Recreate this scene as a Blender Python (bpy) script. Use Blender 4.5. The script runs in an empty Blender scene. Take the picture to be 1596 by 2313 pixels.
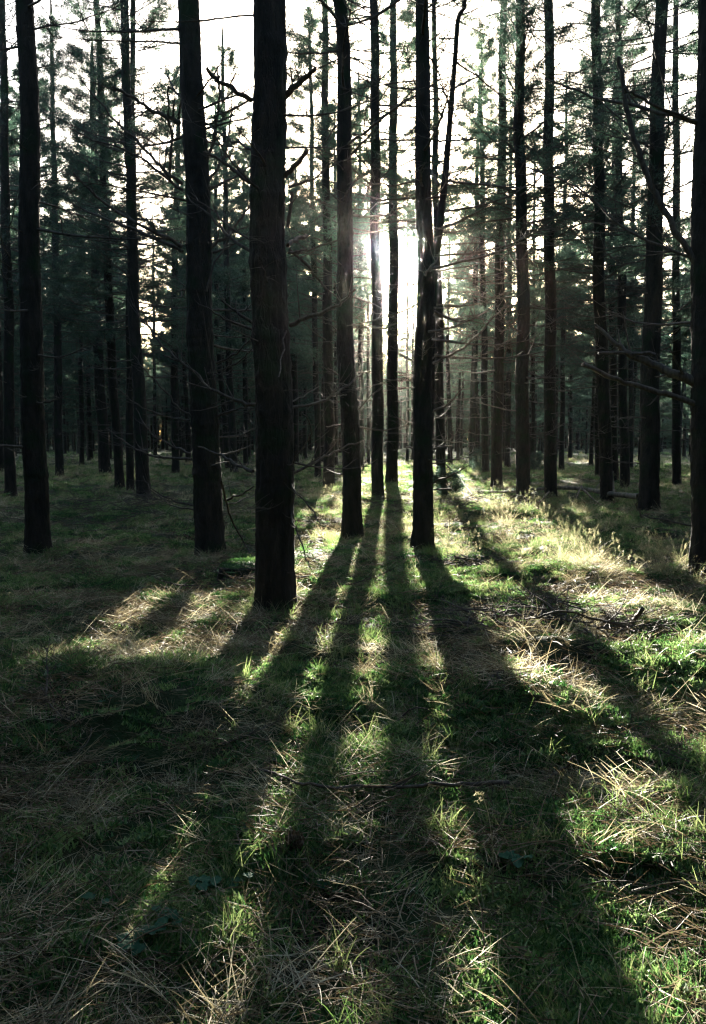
import bpy, math, random
import numpy as np
from mathutils import Vector, Matrix

R = math.radians
sc = bpy.context.scene
# ------------------------------------------------------------------ camera, world, sun, exposure
CAMH, PITCH, FPX, CX, CY = 1.5, R(4.95), 1915.0, 798.0, 1156.5
SUN_EL, SUN_AZ = R(12.1), R(2.5)            # azimuth to the right of +Y
cd = bpy.data.cameras.new('camera'); cam = bpy.data.objects.new('camera', cd); sc.collection.objects.link(cam)
cam.location = (0, 0, CAMH); cam.rotation_euler = (R(90) - PITCH, 0, 0)
cd.sensor_fit = 'HORIZONTAL'; cd.sensor_width = 36; cd.lens = FPX / 1596 * 36
cd.clip_start = 0.05; cd.clip_end = 3000
sc.camera = cam
w = bpy.data.worlds.new('World'); sc.world = w; w.use_nodes = True
wn, wl = w.node_tree.nodes, w.node_tree.links
sky = wn.new('ShaderNodeTexSky'); sky.sky_type = 'NISHITA'; sky.sun_disc = False
sky.sun_elevation = SUN_EL; sky.sun_rotation = SUN_AZ; sky.dust_density = 2.5; sky.air_density = 1.0; sky.ozone_density = 1.5
wl.new(sky.outputs[0], wn['Background'].inputs[0]); wn['Background'].inputs[1].default_value = 0.05
ld = bpy.data.lights.new('sun', 'SUN'); ld.energy = 5.0; ld.angle = R(0.5); ld.color = (1.0, 0.93, 0.80)
sun = bpy.data.objects.new('sun', ld); sc.collection.objects.link(sun)
SD = Vector((math.sin(SUN_AZ) * math.cos(SUN_EL), math.cos(SUN_AZ) * math.cos(SUN_EL), math.sin(SUN_EL)))
sun.rotation_euler = SD.to_track_quat('Z', 'Y').to_euler()
sc.view_settings.view_transform = 'Standard'; sc.view_settings.look = 'None'
sc.view_settings.exposure = 4.3; sc.view_settings.gamma = 1.0
cy = sc.cycles
cy.max_bounces = 5; cy.diffuse_bounces = 2; cy.glossy_bounces = 1; cy.transmission_bounces = 3; cy.volume_bounces = 0
cy.transparent_max_bounces = 4; cy.use_adaptive_sampling = True; cy.adaptive_threshold = 0.01
cy.use_denoising = True; sc.cycles.pixel_filter_type = 'BLACKMAN_HARRIS'; cy.filter_width = 1.3; cy.sample_clamp_indirect = 4.0; cy.caustics_reflective = False; cy.caustics_refractive = False
HAZE = 0.000065

# ------------------------------------------------------------------ helpers
def new_mat(name):
    m = bpy.data.materials.new(name); m.use_nodes = True
    return m, m.node_tree.nodes, m.node_tree.links

def plant_mat(name, cols, trans=0.45, rough=0.55, tint=None, spec=0.35, scale=3.0):
    """leaf / blade: principled mixed with translucent, colour varied per instance and in space"""
    m, n, l = new_mat(name)
    p = n['Principled BSDF']; out = n['Material Output']
    oi = n.new('ShaderNodeObjectInfo'); tc = n.new('ShaderNodeNewGeometry')
    nz = n.new('ShaderNodeTexNoise'); nz.inputs['Scale'].default_value = scale; nz.inputs['Detail'].default_value = 3
    l.new(tc.outputs['Position'], nz.inputs['Vector'])
    ad = n.new('ShaderNodeMath'); ad.operation = 'MULTIPLY_ADD'; ad.inputs[1].default_value = 0.55
    l.new(oi.outputs['Random'], ad.inputs[0])
    mu = n.new('ShaderNodeMath'); mu.operation = 'MULTIPLY_ADD'; mu.inputs[1].default_value = 1.1; mu.inputs[2].default_value = -0.3
    l.new(nz.outputs[0], mu.inputs[0]); l.new(mu.outputs[0], ad.inputs[2])
    isl = n.new('ShaderNodeMath'); isl.operation = 'MULTIPLY_ADD'; isl.inputs[1].default_value = 0.5
    l.new(tc.outputs['Random Per Island'], isl.inputs[0])
    sb = n.new('ShaderNodeMath'); sb.operation = 'SUBTRACT'; sb.inputs[1].default_value = 0.25
    l.new(ad.outputs[0], sb.inputs[0]); l.new(sb.outputs[0], isl.inputs[2])
    cr = n.new('ShaderNodeValToRGB'); l.new(isl.outputs[0], cr.inputs[0])
    els = cr.color_ramp.elements
    while len(els) < len(cols): els.new(0.5)
    for i, c in enumerate(cols):
        els[i].position = 0.1 + 0.8 * i / max(1, len(cols) - 1); els[i].color = (*c, 1)
    l.new(cr.outputs[0], p.inputs['Base Color']); p.inputs['Roughness'].default_value = rough
    p.inputs['Specular IOR Level'].default_value = spec
    tr = n.new('ShaderNodeBsdfTranslucent')
    if tint:
        mx = n.new('ShaderNodeMix'); mx.data_type = 'RGBA'; mx.blend_type = 'MULTIPLY'; mx.inputs[0].default_value = 1
        l.new(cr.outputs[0], mx.inputs[6]); mx.inputs[7].default_value = (*tint, 1); l.new(mx.outputs[2], tr.inputs[0])
    else: l.new(cr.outputs[0], tr.inputs[0])
    ms = n.new('ShaderNodeMixShader'); ms.inputs[0].default_value = trans
    l.new(p.outputs[0], ms.inputs[1]); l.new(tr.outputs[0], ms.inputs[2]); l.new(ms.outputs[0], out.inputs[0])
    return m

def bark_mat(name, c0, c1, bump=0.6, scale=9.0, moss=None):
    m, n, l = new_mat(name); p = n['Principled BSDF']
    tc = n.new('ShaderNodeTexCoord'); mp = n.new('ShaderNodeMapping'); mp.inputs['Scale'].default_value = (1, 1, 0.28)
    l.new(tc.outputs['Object'], mp.inputs[0])
    vo = n.new('ShaderNodeTexVoronoi'); vo.feature = 'DISTANCE_TO_EDGE'; vo.inputs['Scale'].default_value = scale * 2.2
    nz = n.new('ShaderNodeTexNoise'); nz.inputs['Scale'].default_value = scale; nz.inputs['Detail'].default_value = 7; nz.inputs['Roughness'].default_value = 0.65
    l.new(mp.outputs[0], nz.inputs['Vector'])
    vm = n.new('ShaderNodeVectorMath'); vm.operation = 'MULTIPLY_ADD'; vm.inputs[1].default_value = (0.12, 0.12, 0.12)
    l.new(nz.outputs[1], vm.inputs[0]); l.new(mp.outputs[0], vm.inputs[2]); l.new(vm.outputs[0], vo.inputs['Vector'])
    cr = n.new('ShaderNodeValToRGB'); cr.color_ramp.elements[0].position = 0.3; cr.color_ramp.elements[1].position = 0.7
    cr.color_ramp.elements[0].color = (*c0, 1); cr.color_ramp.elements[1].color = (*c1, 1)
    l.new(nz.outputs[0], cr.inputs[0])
    col = cr.outputs[0]
    if moss:
        n2 = n.new('ShaderNodeTexNoise'); n2.inputs['Scale'].default_value = 2.3; n2.inputs['Detail'].default_value = 6
        l.new(tc.outputs['Object'], n2.inputs['Vector'])
        r2 = n.new('ShaderNodeValToRGB'); r2.color_ramp.elements[0].position = 0.52; r2.color_ramp.elements[1].position = 0.66
        l.new(n2.outputs[0], r2.inputs[0])
        mx = n.new('ShaderNodeMix'); mx.data_type = 'RGBA'; l.new(r2.outputs[0], mx.inputs[0]); l.new(col, mx.inputs[6]); mx.inputs[7].default_value = (*moss, 1)
        col = mx.outputs[2]
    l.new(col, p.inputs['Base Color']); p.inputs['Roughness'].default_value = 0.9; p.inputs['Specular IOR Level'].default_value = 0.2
    mn = n.new('ShaderNodeMath'); mn.operation = 'MINIMUM'; mn.inputs[1].default_value = 0.12; l.new(vo.outputs['Distance'], mn.inputs[0])
    ad = n.new('ShaderNodeMath'); ad.operation = 'MULTIPLY_ADD'; ad.inputs[1].default_value = 4; l.new(mn.outputs[0], ad.inputs[0]); l.new(nz.outputs[0], ad.inputs[2])
    b = n.new('ShaderNodeBump'); b.inputs['Strength'].default_value = bump; b.inputs['Distance'].default_value = 0.03
    l.new(ad.outputs[0], b.inputs['Height']); l.new(b.outputs[0], p.inputs['Normal'])
    return m

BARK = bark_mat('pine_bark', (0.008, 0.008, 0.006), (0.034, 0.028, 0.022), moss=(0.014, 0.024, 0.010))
TWIG = bark_mat('dead_twig', (0.03, 0.024, 0.02), (0.10, 0.085, 0.068), bump=0.3, scale=30)
LOGM = bark_mat('fallen_log', (0.06, 0.052, 0.042), (0.24, 0.21, 0.17), scale=14, moss=(0.03, 0.05, 0.015))
NEEDLE = plant_mat('pine_needles', [(0.016, 0.034, 0.024), (0.036, 0.068, 0.046), (0.07, 0.112, 0.066)], trans=0.45, scale=0.8)
DRY = plant_mat('dry_grass', [(0.09, 0.075, 0.04), (0.25, 0.215, 0.125), (0.50, 0.47, 0.33)], trans=0.5, spec=0.3, rough=0.6)
GREEN = plant_mat('green_grass', [(0.03, 0.085, 0.025), (0.09, 0.155, 0.05), (0.24, 0.28, 0.14)], trans=0.55, tint=(1, 1, .8), rough=0.4, spec=.5)
MOSS = plant_mat('moss_leaves', [(0.012, 0.048, 0.014), (0.05, 0.125, 0.03), (0.20, 0.28, 0.10)], trans=0.4, scale=2)
LITTER = plant_mat('needle_litter', [(0.03, 0.02, 0.012), (0.12, 0.085, 0.048), (0.28, 0.22, 0.14)], trans=0.2, spec=0.25, rough=0.65)
SEED = plant_mat('seed_grass', [(0.08, 0.12, 0.05), (0.24, 0.235, 0.12), (0.46, 0.40, 0.26)], trans=0.55, spec=.4)
LEAF = plant_mat('bramble_leaf', [(0.015, 0.05, 0.03), (0.03, 0.09, 0.045), (0.05, 0.12, 0.07)], trans=0.45, rough=0.7, spec=.1)

# value noise -----------------------------------------------------
_tab = np.random.RandomState(7).rand(256, 256)
def vn(x, y):
    x = np.asarray(x, float); y = np.asarray(y, float)
    xi = np.floor(x).astype(int); yi = np.floor(y).astype(int); fx = x - xi; fy = y - yi
    fx = fx * fx * (3 - 2 * fx); fy = fy * fy * (3 - 2 * fy)
    a = _tab[xi % 256, yi % 256]; b = _tab[(xi + 1) % 256, yi % 256]; c = _tab[xi % 256, (yi + 1) % 256]; d = _tab[(xi + 1) % 256, (yi + 1) % 256]
    return a + (b - a) * fx + (c - a) * fy + (a - b - c + d) * fx * fy

def ray(px, py):
    u = (px - CX) / FPX; v = (CY - py) / FPX
    return np.array([u, math.cos(PITCH) + v * math.sin(PITCH), v * math.cos(PITCH) - math.sin(PITCH)])
def gp(px, py, z=0.0):
    d = ray(px, py); t = (z - CAMH) / d[2]
    return d[0] * t, d[1] * t
def at(px, py, Y):                       # point seen at this pixel on the plane y = Y
    d = ray(px, py); t = Y / d[1]
    return np.array([d[0] * t, Y, CAMH + d[2] * t])
def camdepth(P): return P[1] * math.cos(PITCH) - (P[2] - CAMH) * math.sin(PITCH)

# mounds seen in the photo: (px, py, radius m across, radius m along, height)
MOUNDS = [(430, 1575, .8, .35, .10), (690, 1480, .5, .3, .12), (1180, 1500, .7, .3, .20), (1200, 1610, .6, .25, .14), (950, 1580, .55, .25, .15),
          (640, 1890, .28, .14, .06), (560, 1970, .2, .1, .04), (500, 2080, .2, .1, .06),
          (820, 1500, .4, .25, .12), (300, 1640, .6, .3, .1), (1080, 1370, .7, .4, .12), (1300, 1300, 1.2, .8, .16), (560, 1420, .6, .35, .1),
          (1150, 1170, 1.6, 1.0, .12), (720, 1330, .35, .3, .07), (870, 1380, .3, .25, .07), (250, 1590, .4, .25, .08), (1400, 1520, .6, .3, .12), (1060, 1460, .35, .2, .09), (740, 1560, .3, .18, .08), (1250, 1400, .9, .4, .12),  (1020, 1660, .3, .18, .07), (1330, 1680, .4, .2, .08), (800, 1820, .35, .2, .05), (1050, 1900, .3, .2, .05)]
_M = [(*gp(a, b), rx, ry, h) for a, b, rx, ry, h in MOUNDS]
def H(x, y):
    x = np.asarray(x, float); y = np.asarray(y, float)
    f = np.clip(1.2 - y / 90, .35, 1)
    z = (vn(x * .45 + 3, y * .45 + 9) - .5) * .20 + (vn(x * 1.25 + 31, y * 1.6 + 5) - .5) * .17 + (vn(x * 3.2 + 11, y * 4.6 + 55) - .5) * .085 * np.clip(1.2 - y / 30, .5, 1) + (vn(x * 9 + 71, y * 10 + 15) - .5) * .022
    z = z * f * np.clip(.68 + (y - 3.2) / 5, .68, .95)
    for mx, my, rx, ry, h in _M:
        z = z + (.6 if my < 3.9 else .8) * h * np.exp(-((x - mx) / rx) ** 2 - ((y - my) / ry) ** 2)
    return z - 0.02
H0 = lambda x, y: float(H(x, y))

def mesh_np(name, V, F, mat, smooth=False):
    """V (n,3); F list of arrays of faces with equal size"""
    me = bpy.data.meshes.new(name)
    V = np.asarray(V, np.float32); me.vertices.add(len(V)); me.vertices.foreach_set('co', V.ravel())
    F = [np.asarray(f, np.int32) for f in F if len(f)]
    nl = sum(f.size for f in F); nf = sum(len(f) for f in F)
    me.loops.add(nl); me.polygons.add(nf)
    me.loops.foreach_set('vertex_index', np.concatenate([f.ravel() for f in F]))
    st, tot, o = [], [], 0
    for f in F:
        k = f.shape[1]; st.append(o + np.arange(len(f)) * k); tot.append(np.full(len(f), k)); o += f.size
    me.polygons.foreach_set('loop_start', np.concatenate(st).astype(np.int32))
    me.update(calc_edges=True)
    if smooth: me.polygons.foreach_set('use_smooth', np.ones(nf, bool))
    mats = mat if isinstance(mat, (list, tuple)) else [mat]
    for q in mats: me.materials.append(q)
    return me

class MB:
    def __init__(s): s.V = []; s.F = {3: [], 4: []}; s.M = {3: [], 4: []}; s.n = 0
    def add(s, V, F, mi=0):
        V = np.asarray(V, float).reshape(-1, 3); F = np.asarray(F, int)
        s.V.append(V); s.F[F.shape[1]].append(F + s.n); s.M[F.shape[1]].append(np.full(len(F), mi)); s.n += len(V)
    def mesh(s, name, mat, smooth=False):
        Fs = [np.concatenate(s.F[k]) for k in (3, 4) if s.F[k]]; Ms = [np.concatenate(s.M[k]) for k in (3, 4) if s.M[k]]
        me = mesh_np(name, np.concatenate(s.V), Fs, mat, smooth)
        me.polygons.foreach_set('material_index', np.concatenate(Ms).astype(np.int32)); return me

def tube(mb, P, rad, sides=6, mi=0, rough=0.0, rng=None, cap=True):
    P = np.asarray(P, float); n = len(P); rad = np.broadcast_to(np.asarray(rad, float), (n,))
    T = np.gradient(P, axis=0); T /= np.linalg.norm(T, axis=1)[:, None] + 1e-9
    ref = np.array([0, 0, 1.]) if abs(T[:, 2]).mean() < .8 else np.array([1., 0, 0])
    A = np.cross(T, ref); A /= np.linalg.norm(A, axis=1)[:, None] + 1e-9; B = np.cross(T, A)
    a = np.arange(sides) / sides * 2 * math.pi
    rr = rad[:, None] * np.ones((1, sides))
    if rough and rng is not None: rr = rr * (1 + (rng.rand(n, sides) - .5) * rough)
    V = P[:, None] + rr[..., None] * (np.cos(a)[None, :, None] * A[:, None] + np.sin(a)[None, :, None] * B[:, None])
    i = np.arange(n - 1)[:, None] * sides; j = np.arange(sides)[None]; k = (j + 1) % sides
    F = np.stack([i + j, i + k, i + sides + k, i + sides + j], -1).reshape(-1, 4)
    mb.add(V.reshape(-1, 3), F, mi)
    if cap:
        c = np.concatenate([V[-1], P[-1:] + T[-1:] * rad[-1] * .6]); mb.add(c, np.array([[q, (q + 1) % sides, sides] for q in range(sides)]), mi)

def blades(mb, rng, n, spread, L, W, tilt, bend, segs=4, mi=0, base=None, az=None, z0=-.01, curl=0.0):
    r = spread * np.sqrt(rng.rand(n)); t = rng.rand(n) * 6.283
    P = np.stack([r * np.cos(t), r * np.sin(t), np.full(n, z0)], 1) if base is None else base
    A = rng.rand(n) * 6.283 if az is None else az
    ln = rng.uniform(L[0], L[1], n); wd = rng.uniform(W[0], W[1], n); th = rng.uniform(tilt[0], tilt[1], n); bd = rng.uniform(bend[0], bend[1], n)
    cu = (rng.rand(n) - .5) * curl
    tw = rng.rand(n) * 3.14
    V = np.zeros((n, segs + 1, 2, 3)); p = P.copy()
    for k in range(segs + 1):
        f = k / segs; an = th + bd * f; az_ = A + cu * f
        d = np.stack([np.sin(an) * np.cos(az_), np.sin(an) * np.sin(az_), np.cos(an)], 1)
        s = np.stack([-np.sin(az_), np.cos(az_), np.zeros(n)], 1); u = np.cross(d, s)
        sv = s * np.cos(tw)[:, None] + u * np.sin(tw)[:, None]
        ww = (wd * (1 - f ** 1.8) * .5 + .0004)[:, None]
        V[:, k, 0] = p - sv * ww; V[:, k, 1] = p + sv * ww
        p = p + d * (ln / segs)[:, None]
    b = np.arange(n)[:, None] * (segs + 1) * 2 + np.arange(segs)[None] * 2
    F = np.stack([b, b + 1, b + 3, b + 2], -1).reshape(-1, 4)
    mb.add(V.reshape(-1, 3), F, mi); return p

COL = sc.collection
def link(name, me, parent=None, loc=(0, 0, 0)):
    o = bpy.data.objects.new(name, me); COL.objects.link(o); o.location = loc
    if parent: o.parent = parent
    return o
def tag(o, label=None, cat=None, group=None, kind=None):
    if label: o['label'] = label
    if cat: o['category'] = cat
    if group: o['group'] = group
    if kind: o['kind'] = kind
    return o

# ------------------------------------------------------------------ haze
HX, HY0, HY1, HT = 190, -70, 330, 26
bm = MB(); bx = np.array([[x, y, z] for x in (-HX, HX) for y in (HY0, HY1) for z in (-3.5, HT)], float)
bm.add(bx, [[0, 1, 3, 2], [4, 6, 7, 5], [0, 4, 5, 1], [2, 3, 7, 6], [0, 2, 6, 4], [1, 5, 7, 3]])
m, n, l = new_mat('haze'); n.remove(n['Principled BSDF']); pv = n.new('ShaderNodeVolumePrincipled')
pv.inputs['Density'].default_value = HAZE; pv.inputs['Color'].default_value = (0.92, 0.94, 0.80, 1); pv.inputs['Anisotropy'].default_value = 0.975
l.new(pv.outputs[0], n['Material Output'].inputs['Volume'])
tag(link('haze', bm.mesh('haze', m)), 'thin morning haze hanging between the trees', kind='stuff')

# ------------------------------------------------------------------ ground
def axis(lo, hi, fine_lo, fine_hi, step):
    a = [fine_lo]; s = step
    while a[-1] > lo: s *= 1.25; a.append(a[-1] - s)
    b = list(np.arange(fine_lo + step, fine_hi, step)); s = step; c = [fine_hi]
    while c[-1] < hi: s *= 1.12; c.append(c[-1] + s)
    return np.array(sorted(set(a + b + c)))
gx = axis(-185, 185, -7, 7, .045); gy = axis(-65, 322, 1.2, 16, .045)
X, Y = np.meshgrid(gx, gy); Z = H(X, Y)
nx, ny = len(gx), len(gy); I = (np.arange(ny - 1)[:, None] * nx + np.arange(nx - 1)[None])
F = np.stack([I, I + 1, I + nx + 1, I + nx], -1).reshape(-1, 4)
m, n, l = new_mat('forest_soil'); p = n['Principled BSDF']; geo = n.new('ShaderNodeNewGeometry')
nz = n.new('ShaderNodeTexNoise'); nz.inputs['Scale'].default_value = 2.2; nz.inputs['Detail'].default_value = 8; nz.inputs['Roughness'].default_value = .7
l.new(geo.outputs['Position'], nz.inputs['Vector']); cr = n.new('ShaderNodeValToRGB'); l.new(nz.outputs[0], cr.inputs[0])
e = cr.color_ramp.elements; e[0].position = .35; e[0].color = (.012, .011, .006, 1); e[1].position = .68; e[1].color = (.05, .045, .022, 1)
x = e.new(.52); x.color = (.016, .03, .010, 1)
l.new(cr.outputs[0], p.inputs['Base Color']); p.inputs['Roughness'].default_value = .95; p.inputs['Specular IOR Level'].default_value = .1
n2 = n.new('ShaderNodeTexNoise'); n2.inputs['Scale'].default_value = 45; n2.inputs['Detail'].default_value = 5; l.new(geo.outputs['Position'], n2.inputs['Vector'])
b = n.new('ShaderNodeBump'); b.inputs['Distance'].default_value = .03; b.inputs['Strength'].default_value = .9; l.new(n2.outputs[0], b.inputs['Height']); l.new(b.outputs[0], p.inputs['Normal'])
tag(link('ground', mesh_np('ground', np.stack([X, Y, Z], -1).reshape(-1, 3), [F], m, True)), 'bumpy forest floor of moss, needles and grass', kind='structure')

# ------------------------------------------------------------------ the corridor of open canopy the low sun comes through
sh = np.array([math.sin(SUN_AZ), math.cos(SUN_AZ)]); pr = np.array([math.cos(SUN_AZ), -math.sin(SUN_AZ)])
def shadow_at(P):                     # where a point's shadow lands: (across, along)
    t = P[:, 2] / math.tan(SUN_EL); Q = P[:, :2] - sh * t[:, None]
    return Q @ pr, Q @ sh
def keep_mask(P):
    a, f = shadow_at(P)
    edge = .35 * (vn(f * .35 + 4, a * 0 + 2) - .5)
    lb = np.where(f < 4.2, -.85, np.where(f < 8, -2.4, -1.7)); lit = (a > lb + edge * 1.5) & (a < 2.5 + edge * 3) & (f > -9) & (f < 75)
    dapple = (a > 2.0) & (a < 4.2) & (f > 3) & (f < 60) & (vn(a * 1.1 + 40, f * .45 + 8) > .42)
    dap2 = (a > -3.0) & (a < -1.6) & (f > 3.5) & (f < 8) & (vn(a * 1.3 + 9, f * .9 + 8) > .45)
    return ~(lit | dapple | dap2)

# ------------------------------------------------------------------ tree builders
def trunk_mesh(name, axisP, rad, segs, rng, rough=.012, ridges=True):
    """axisP (n,3) local, rad (n)"""
    n = len(axisP); a = np.arange(segs) / segs * 2 * math.pi
    z = axisP[:, 2][:, None]; ph = rng.rand(8) * 6.28; so = rng.rand() * 90
    lob = .03 * np.sin(2 * a[None] + ph[0] + z * .3) + .025 * np.sin(3 * a[None] + ph[1] - z * .5)
    nn = (vn(a[None] * 4.1 + so + 0 * z, z * 5 + so) - .5) * .08 + (vn(a[None] * 9 + so, z * 14 + so) - .5) * .075 + (vn(np.sin(a)[None] * 7 + so + 20, z * 28 + so) - .5) * .07
    nn = np.where(a[None] > 6.0, nn * .6, nn)
    rr = rad[:, None] * (1 + lob + nn)
    fl = np.exp(-np.clip(z, -.3, 9) / .24)       # root flare
    rr = rr * (1 + fl * (.20 + .13 * np.sin(4 * a[None] + ph[2]) + .06 * np.sin(7 * a[None] + ph[3])))
    V = np.stack([axisP[:, 0][:, None] + rr * np.cos(a), axisP[:, 1][:, None] + rr * np.sin(a), z + 0 * a[None]], -1)
    i = np.arange(n - 1)[:, None] * segs; j = np.arange(segs)[None]; k = (j + 1) % segs
    F = np.stack([i + j, i + k, i + segs + k, i + segs + j], -1).reshape(-1, 4)
    mb = MB(); mb.add(V.reshape(-1, 3), F); c = np.concatenate([V[-1], axisP[-1:] + [[0, 0, .05]]])
    mb.add(c, np.array([[q, (q + 1) % segs, segs] for q in range(segs)]))
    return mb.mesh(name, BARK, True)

def crown_points(rng, z0, z1, rmax, nbr):
    """branches (polylines) and clump centres of one pine crown, local coordinates"""
    br, cl = [], []
    for q in range(nbr):
        f = ((q + rng.rand()) / nbr) ** .9; z = z0 + (z1 - z0) * f; az = rng.rand() * 6.283
        L = rmax * (1 - f) ** .7 * (1 if f > .12 else .65 + 3 * f) * rng.uniform(.6, 1.1) + .25
        e0 = rng.uniform(-.25, .25) + f * .5; e1 = e0 + rng.uniform(.2, .6); p = np.array([0, 0, z]); pts = [p]
        ns = 6; a = az
        for k in range(ns):
            e = e0 + (e1 - e0) * k / ns; a = a + rng.uniform(-.12, .12)
            p = p + L / ns * np.array([math.cos(e) * math.cos(a), math.cos(e) * math.sin(a), math.sin(e)]); pts.append(p)
        br.append((np.array(pts), .022 * (1 - f * .6)))
        pts = np.array(pts)
        for s in range(int(5 + L * 5)):
            g = rng.uniform(.3, 1); i = min(int(g * ns), ns - 1); b0 = pts[i] + (pts[i + 1] - pts[i]) * (g * ns - i)
            sd = a + rng.choice([-1, 1]) * rng.uniform(.4, 1.2); l2 = rng.uniform(.15, .55) * (1.25 - g * .5) * min(1, L / 1.2)
            b1 = b0 + l2 * np.array([math.cos(sd), math.sin(sd), rng.uniform(-.15, .6)])
            br.append((np.array([b0, (b0 + b1) / 2 + [0, 0, -.02], b1]), .006))
            for c in range(4): cl.append((b0 + (b1 - b0) * (c + 1) / 4, (b1 - b0) / (l2 + 1e-6)))
        cl.append((pts[-1], (pts[-1] - pts[-2]) / (np.linalg.norm(pts[-1] - pts[-2]) + 1e-6)))
    return br, np.array([c[0] for c in cl]), np.array([c[1] for c in cl])

def needles(mb, rng, C, D, per, L, W, mi):
    n = len(C) * per; C = np.repeat(C, per, 0); D = np.repeat(D, per, 0)
    d = rng.randn(n, 3); d /= np.linalg.norm(d, axis=1)[:, None]; d = d + D * .7; d /= np.linalg.norm(d, axis=1)[:, None]
    C = C + rng.randn(n, 3) * .045
    s = np.cross(d, rng.randn(n, 3)); s /= np.linalg.norm(s, axis=1)[:, None] + 1e-9
    ln = rng.uniform(L * .6, L * 1.15, n)[:, None]
    V = np.stack([C - s * W / 2, C + s * W / 2, C + d * ln], 1).reshape(-1, 3)
    mb.add(V, np.arange(n * 3).reshape(-1, 3), mi)

def crown_mesh(name, seed, z0, z1, rmax, nbr, per, L, W, origin=None, dead=0, thin=0.0):
    rng = np.random.RandomState(seed); br, C, D = crown_points(rng, z0, z1, rmax, nbr)
    if origin is not None:
        k = keep_mask(C + np.array(origin)[None]); C, D = C[k], D[k]
        br = [b for b in br if keep_mask(b[0] + np.array(origin)[None]).all() or (b[1] > .008 and rng.rand() < .22)]
    if thin: k = rng.rand(len(C)) > thin; C, D = C[k], D[k]
    mb = MB()
    for P, r in br:
        sm = r < .01; tube(mb, P, np.linspace(r, r * .25, len(P)), 3 if sm else 5, 0, cap=False)
    for q in range(dead):
        z = rng.uniform(1.2, z0 + .8); dead_branch(mb, rng, z, rng.rand() * 6.28, rng.uniform(.5, 1.7) * (.6 + .4 * z / z0), .011)
    if len(C): needles(mb, rng, C, D, per, L, W, 1)
    return mb.mesh(name, [TWIG, NEEDLE])

def dead_branch(mb, rng, z, az, L, r, twigs=True, x0=0.0, curve=None):
    e0 = rng.uniform(-.25, .22); e1 = e0 + (rng.uniform(.1, .75) if curve is None else curve); ns = 9; a = az
    p = np.array([math.cos(az) * x0, math.sin(az) * x0, z]); P = [p]
    for k in range(ns):
        e = e0 + (e1 - e0) * (k / ns) ** 1.3 + rng.uniform(-.11, .11); a = a + rng.uniform(-.10, .10)
        p = p + L / ns * np.array([math.cos(e) * math.cos(a), math.cos(e) * math.sin(a), math.sin(e)]); P.append(p)
    P = np.array(P); tube(mb, P, r * (1 - np.linspace(0, .75, ns + 1)), 5, 0)
    if twigs:
        for t in range(rng.randint(6, 14)):
            g = rng.uniform(.2, .97); i = min(int(g * ns), ns - 1); b0 = P[i] + (P[i + 1] - P[i]) * (g * ns - i)
            sd = az + rng.choice([-1, 1]) * rng.uniform(.4, 1.3); l2 = L * rng.uniform(.08, .33); e = rng.uniform(-.3, .8); Q = [b0]
            for k in range(3):
                e += rng.uniform(-.1, .25); sd += rng.uniform(-.2, .2)
                Q.append(Q[-1] + l2 / 3 * np.array([math.cos(e) * math.cos(sd), math.cos(e) * math.sin(sd), math.sin(e)]))
            tube(mb, Q, np.linspace(r * .38, r * .12, 4), 4, 0)
            if rng.rand() < .6:
                q = Q[2]; d = rng.randn(3); d /= np.linalg.norm(d); tube(mb, [q, q + d * l2 * .2, q + d * l2 * .38 + [0, 0, .02]], [r * .2, r * .15, r * .08], 3, 0)

BR_LIB = []
for q in range(14):
    mb = MB(); rg = np.random.RandomState(100 + q); dead_branch(mb, rg, 0, 0, 1.0, .0125); BR_LIB.append(mb.mesh('dead_branch', TWIG))
STUB_LIB = []
for q in range(4):
    mb = MB(); rg = np.random.RandomState(140 + q); dead_branch(mb, rg, 0, 0, .35, .014, twigs=False, curve=.3); STUB_LIB.append(mb.mesh('dead_branch', TWIG))
CR_HI = [crown_mesh('crown', 200 + q, 9.2, 18.2, 2.3, 62, 16, .12, .012) for q in range(3)]
CR_MID = [crown_mesh('crown', 210 + q, 4.2, 16.8, 2.5, 98, 17, .13, .012, dead=10) for q in range(4)]
CR_SP = [crown_mesh('crown', 230 + q, 5.0, 18.0, 2.4, 120, 13, .12, .011, thin=.5, dead=8) for q in range(3)]
CR_LOW = [crown_mesh('crown', 240 + q, 2.0, 16.5, 2.7, 115, 12, .15, .023, dead=4) for q in range(3)]
CR_FAR = [crown_mesh('crown', 220 + q, 6.3, 18.0, 2.6, 112, 12, .15, .023, dead=34) for q in range(5)]

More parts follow.
